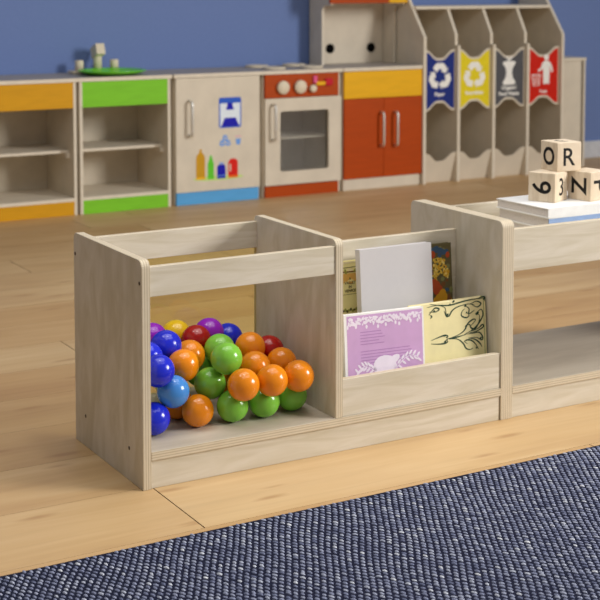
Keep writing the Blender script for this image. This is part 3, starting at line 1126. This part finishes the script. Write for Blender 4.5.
# stove
sx0, sx1 = 2.138, 2.592
sv = thing('toy_stove', 'pale wooden toy stove with rust red control panel and oven window', 'toy stove', ((sx0 + sx1) / 2, YF + .2, 0), 'toy kitchen units along the wall')
kboard('side_panel', sx0, sx0 + ST, YF + 0.016, YB, 0, KH - 0.018, sv)
kboard('side_panel', sx1 - ST, sx1, YF + 0.016, YB, 0, KH - 0.018, sv)
kboard('back_panel', sx0 + ST, sx1 - ST, YB - 0.012, YB - 0.002, 0.06, KH - 0.018, sv)
kboard('bottom_board', sx0 + ST, sx1 - ST, YF + 0.016, YB - 0.012, 0.064, 0.08, sv)
kboard('countertop', sx0 - 0.008, sx1 + 0.006, YF - 0.004, YB, KH - 0.018, KH, sv, COUNTER, edge=KEDGE)
cp = kboard('control_panel', sx0 + 0.008, sx1 - ST - 0.004, YF, YF + 0.014, 0.500, KH - 0.020, sv, RED)
cp['label'] = 'rust red control panel'
kboard('toe_board', sx0 + 0.008, sx1 - ST - 0.004, YF + 0.001, YF + 0.015, 0, 0.056, sv, RED)
# oven door with an opening
dx0, dx1, dz0, dz1 = sx0 + 0.008, sx1 - 0.002, 0.060, 0.497
wx0, wx1, wz0, wz1 = 2.232, 2.516, 0.127, 0.431
m = MB()
inner = rrect(wx0, wx1, wz0, wz1, 0.014, 5)
# ring of four strips around the rounded window
corners = [(dx1, dz0), (dx1, dz1), (dx0, dz1), (dx0, dz0)]
n4 = len(inner) // 4
for k in range(4):
    seg = inner[k * n4:(k + 1) * n4] + [inner[((k + 1) * n4) % len(inner)]]
    poly = seg[:n4] + [corners[k]]
    m.prism(poly, 'y', YF, YF + 0.015, KWOOD, KEDGE)
    m.prism([inner[(k + 1) * n4 - 1], inner[((k + 1) * n4) % len(inner)], corners[(k + 1) % 4], corners[k]], 'y', YF, YF + 0.015, KWOOD, KEDGE)
dr = m.build('oven_door', sv)
m = MB()
m.box(wx0 - 0.004, wx1 + 0.004, YF + 0.0155, YF + 0.0185, wz0 - 0.004, wz1 + 0.004, PANE)
m.build('window_pane', dr)
handle(dr, 2.187, 0.291, 0.467)
kboard('oven_shelf', sx0 + ST, sx1 - ST, YF + 0.06, YB - 0.012, 0.283, 0.292, sv, KEDGE)
for xx in (2.243, 2.343):
    m = MB()
    m.lathe([(0.034, 0), (0.034, 0.016), (0.031, 0.020)], TAPW, 28, Matrix.Translation((xx, YF, 0.552)) @ Matrix.Rotation(PI / 2, 4, 'X'))
    m.build('control_knob', cp)
m = MB()
PINK, CRIM = plastic('pink_pointer', (232, 96, 150)), plastic('crimson_pointer', (196, 18, 44))
m.lathe([(0.019, 0), (0.019, 0.020), (0.016, 0.023)], TAPW, 24, Matrix.Translation((2.415, YF, 0.541)) @ Matrix.Rotation(PI / 2, 4, 'X'))
m.build('timer_knob', cp)
m = MB()
m.box(2.421, 2.441, YF - 0.012, YF, 0.567, 0.605, PINK)
m.box(2.436, 2.500, YF - 0.012, YF, 0.556, 0.574, YELLOW, M=None)
m.prism(rrect(2.488, 2.534, 0.553, 0.590, 0.012), 'y', YF - 0.013, YF, CRIM)
m.build('timer_pointer', cp, bevel=0.002)['label'] = 'pink, yellow and crimson timer hands'
for bx, by, br in ((2.255, 3.50, .062), (2.475, 3.50, .062), (2.255, 3.68, .062), (2.475, 3.68, .062)):
    m = MB()
    m.lathe([(br, 0), (br, 0.008), (br - .006, 0.012), (br * .55, 0.0125), (br * .5, 0.010), (0.001, 0.010)], TAPW, 32, Matrix.Translation((bx, by, KH)))
    m.build('burner', sv)

# cupboard with hutch
cx0, cx1 = 2.606, 3.096
cu = thing('toy_cupboard', 'toy cupboard with rust red doors and a tall backed hutch above', 'toy cupboard', ((cx0 + cx1) / 2, YF + .2, 0), 'toy kitchen units along the wall')
kboard('side_panel', cx0, cx0 + ST, YF + 0.016, YB, 0, KH - 0.018, cu)
kboard('side_panel', cx1 - ST, cx1, YF + 0.016, YB, 0, KH - 0.018, cu)
kboard('back_panel', cx0 + ST, cx1 - ST, YB - 0.012, YB - 0.002, 0.06, KH - 0.018, cu)
kboard('countertop', cx0 - 0.002, cx1, YF - 0.004, YB, KH - 0.018, KH, cu, COUNTER, edge=KEDGE)
kboard('drawer_front', cx0 + 0.003, cx1 - 0.001, YF, YF + 0.015, 0.477, KH - 0.020, cu, YELLOW)['label'] = 'yellow drawer front'
xm = 2.853
d1 = kboard('door', cx0 + 0.003, xm - 0.001, YF, YF + 0.015, 0.059, 0.475, cu, RED)
d2 = kboard('door', xm + 0.001, cx1 - 0.001, YF, YF + 0.015, 0.059, 0.475, cu, RED)
handle(d1, 2.831, 0.225, 0.400)
handle(d2, 2.918, 0.222, 0.398)
kboard('toe_board', cx0 + 0.001, cx1 - 0.014, YF + 0.006, YF + 0.02, 0, 0.057, cu)
# hutch
hz0, hz1 = KH, 1.10
prof = [(YB, hz0), (3.640, hz0), (3.640, 0.918)] + [(3.605 + 0.035 * math.cos(math.radians(a)), 0.918 + 0.035 * math.sin(math.radians(a))) for a in (20, 45, 70, 90)] + [(3.550, 0.957), (3.550, hz1), (YB, hz1)]
for xa in (cx0 + 0.018, cx1 - 0.018):
    m = MB()
    m.prism(prof, 'x', xa, xa + ST, KWOOD, KEDGE)
    m.build('hutch_side', cu)
hb = kboard('hutch_back', cx0 + 0.020, cx1 - 0.020, 3.748, 3.760, hz0, hz1, cu)
kboard('hood_board', cx0 + 0.006, 2.980, 3.535, 3.549, 0.966, hz1, cu, RED)['label'] = 'rust red hood board'
kboard('hood_board', 2.9805, cx1, 3.535, 3.549, 0.966, hz1, cu, YELLOW)['label'] = 'yellow hood board'
for xx in (2.739, 3.001):
    m = MB()
    m.lathe([(0.026, 0), (0.026, 0.004), (0.023, 0.006)], BLACK, 24, Matrix.Translation((xx, 3.748, 0.719)) @ Matrix.Rotation(PI / 2, 4, 'X'))
    m.build('button', hb)

# ------------------------------------------------------------------ recycling station
rc = thing('recycling_station', 'tall wooden toy recycling station with four coloured bin signs', 'recycling station', (3.57, 3.58, 0))
YR = 3.38
XS = [3.106, 3.330, 3.568, 3.805, 4.052]
RT = 0.017


def side_prof(top):
    if top:
        return [(YR, 0), (YR, 0.785), (3.515, 0.965), (3.56, 1.03), (YB, 1.03), (YB, 0)]
    return [(YR, 0), (YR, 0.735), (YR + 0.028, 0.740), (YR + 0.028, 0.795), (3.482, 0.925), (3.482, 0.930), (YB, 0.930), (YB, 0)]


for i, x in enumerate(XS):
    m = MB()
    m.prism(side_prof(i in (0, 4)), 'x', x - RT / 2, x + RT / 2, KWOOD, KEDGE)
    m.build('side_panel' if i in (0, 4) else 'divider_panel', rc)
kboard('top_board', XS[0] + RT / 2, XS[4] - RT / 2, 3.478, YB - .012, 0.9305, 0.946, rc)
kboard('back_panel', XS[0] + RT / 2, XS[4] - RT / 2, YB - 0.012, YB - 0.002, 0.0, 0.9305, rc)


def wave(x0, x1, zc, amp, up=True, n=24):
    out = []
    for k in range(n + 1):
        u = k / n
        v = min(1, max(0, (u - 0.07) / 0.86))      # flat shoulders, then a dip
        q = min(1, min(v, 1 - v) * 2 / 0.82)
        s = q * q * (3 - 2 * q)
        out.append((x0 + (x1 - x0) * u, zc + (amp if up else -amp) * s))
    return out


SIGNC = [((24, 44, 124), 'blue'), ((228, 208, 30), 'yellow'), ((84, 84, 88), 'grey'), ((204, 28, 4), 'red')]
SIGNW = paint('white_sign_print', (240, 238, 232))
for i in range(4):
    a, b = XS[i] + RT / 2, XS[i + 1] - RT / 2
    cxm = (a + b) / 2
    m = MB()
    ys0, ys1 = YR + 0.022, YR + 0.036
    topw = wave(a, b, 0.715, 0.045, False)
    botw = wave(a, b, 0.386, 0.044, True)
    # ribbon of quads keeps the outline clean
    for k in range(len(topw) - 1):
        m.prism([botw[k], botw[k + 1], topw[k + 1], topw[k]], 'y', ys0, ys1, KWOOD, KEDGE)
    bd = m.build('sign_board', rc)
    m = MB()
    smat = paint(SIGNC[i][1] + '_sign_face', SIGNC[i][0])
    g = 0.012
    for k in range(len(topw) - 1):
        x_a, x_b = topw[k][0], topw[k + 1][0]
        if x_a < a + 0.009 or x_b > b - 0.004:
            continue
        m.prism([(x_a, botw[k][1] + g), (x_b, botw[k + 1][1] + g), (x_b, topw[k + 1][1] - g), (x_a, topw[k][1] - g)], 'y', ys0 - 0.0008, ys0 + 0.0002, smat)
    p0, p1 = ys0 - 0.0016, ys0 - 0.0004
    TM = lambda x, z: Matrix.Translation((x, p1 - 0.0006, z)) @ Matrix.Rotation(PI / 2, 4, 'X')
    if i in (0, 1):
        zc, rr_ = 0.572, 0.058
        for k in range(3):
            th = math.radians(90 + 120 * k)
            def q(ang_off, rad):
                return (cxm + rad * math.cos(th + math.radians(ang_off)), zc + rad * math.sin(th + math.radians(ang_off)))
            band = [q(44, rr_ * .82), q(16, rr_ * 1.0), q(-16, rr_ * 1.0), q(-40, rr_ * .82)]
            add_stroke(m, band, 0.036, SIGNW, p0, p1)
            # arrow head at the end of the band
            e = q(-40, rr_ * .82)
            d = (q(-60, rr_ * .72)[0] - q(-35, rr_ * .86)[0], q(-60, rr_ * .72)[1] - q(-35, rr_ * .86)[1])
            l = math.hypot(*d)
            d = (d[0] / l, d[1] / l)
            nrm = (-d[1], d[0])
            m.prism([(e[0] + nrm[0] * .026, e[1] + nrm[1] * .026), (e[0] - nrm[0] * .026, e[1] - nrm[1] * .026), (e[0] + d[0] * .022, e[1] + d[1] * .022)], 'y', p0 - 0.0004, p1, SIGNW)
        if i == 0:
            m.text('Paper', 0.028, SIGNW, TM(cxm, 0.474), 0.001)
        else:
            m.text('Recyclables', 0.026, SIGNW, TM(cxm, 0.474), 0.001)
    elif i == 2:
        z0 = 0.510
        half = [(0.030, 0.0), (0.043, 0.006), (0.042, 0.020), (0.030, 0.032), (0.023, 0.048), (0.020, 0.070), (0.024, 0.092), (0.034, 0.106), (0.044, 0.116), (0.042, 0.127), (0.026, 0.131)]
        m.prism([(cxm + x, z0 + z) for x, z in half] + [(cxm - x, z0 + z) for x, z in half[::-1]], 'y', p0, p1, SIGNW)
        add_stroke(m, [(cxm - 0.004, z0 + .128), (cxm - .008, z0 + .142), (cxm - .020, z0 + .156)], 0.009, SIGNW, p0 - .0003, p1)
        m.prism(blob(cxm + .010, z0 + .146, .016, .006, .6), 'y', p0 - .0005, p1, SIGNW)
        m.text('Organic/', 0.029, SIGNW, TM(cxm, 0.492), 0.001)
        m.text('Food Waste', 0.028, SIGNW, TM(cxm, 0.462), 0.001)
    else:
        px_, z0 = cxm + 0.022, 0.505
        m.prism(blob(px_, z0 + .150, .017, .017, 0, 18), 'y', p0, p1, SIGNW)
        m.prism([(px_ - .021, z0), (px_ - .003, z0), (px_, z0 + .01), (px_ + .003, z0), (px_ + .021, z0), (px_ + .023, z0 + .062), (px_ + .026, z0 + .120), (px_ + .012, z0 + .131), (px_ - .012, z0 + .131), (px_ - .026, z0 + .120), (px_ - .023, z0 + .062)], 'y', p0 - .0002, p1, SIGNW)
        add_stroke(m, [(px_ - .022, z0 + .118), (px_ - .034, z0 + .088), (px_ - .058, z0 + .074)], .014, SIGNW, p0 - .0004, p1)
        add_stroke(m, [(px_ + .022, z0 + .118), (px_ + .036, z0 + .092), (px_ + .040, z0 + .066)], .014, SIGNW, p0 - .0004, p1)
        bx, bz = cxm - .048, z0 - .006
        add_stroke(m, [(bx - .030, bz + .062), (bx - .022, bz), (bx + .018, bz), (bx + .026, bz + .062)], .006, SIGNW, p0, p1)
        add_stroke(m, [(bx - .032, bz + .058), (bx + .028, bz + .058)], .006, SIGNW, p0 - .0003, p1)
        for xx in (-.010, .006):
            add_stroke(m, [(bx + xx, bz + .008), (bx + xx, bz + .050)], .005, SIGNW, p0 - .0003, p1)
        m.text('Trash', 0.023, SIGNW, TM(cxm, 0.464), 0.001)
    m.build('sign_face', bd)['label'] = SIGNC[i][1] + ' sign face with white print'
    # low front board
    m = MB()
    topw = wave(a, b, 0.160, 0.045, False)
    for k in range(len(topw) - 1):
        m.prism([(topw[k][0], 0), (topw[k + 1][0], 0), topw[k + 1], topw[k]], 'y', 0.0, 0.012, KWOOD, KEDGE)
    # the board leans: forward at its top edge, set back at the floor
    m.v = [(vx, YR + 0.046 - vz * 0.24 + vy, vz) for vx, vy, vz in m.v]
    m.build('low_front_board', rc)

# ------------------------------------------------------------------ end cabinet
ec = thing('storage_cabinet', 'plain pale wooden cabinet right of the recycling station', 'cabinet', (4.2, 3.63, 0))
ex0, ex1, ey = 4.072, 4.318, 3.49
kboard('side_panel', ex0, ex0 + 0.015, ey, YB - .016, 0, 0.622, ec)
kboard('side_panel', ex1 - 0.014, ex1, ey, YB - .016, 0, 0.622, ec)
kboard('top_board', ex0, ex1 + 0.004, ey - 0.003, YB - .002, 0.622, 0.638, ec)
kboard('back_panel', ex0 + .015, ex1 - .014, YB - .026, YB - .016, 0.0, 0.622, ec)
kboard('door', ex0 + 0.016, ex1 - 0.030, ey + 0.001, ey + 0.015, 0.03, 0.620, ec)
kboard('toe_board', ex0 + 0.015, ex1 - 0.014, ey + 0.01, ey + 0.022, 0.0, 0.03, ec)

for o in bpy.data.objects:
    if 'origin_xyz' in o:
        del o['origin_xyz']
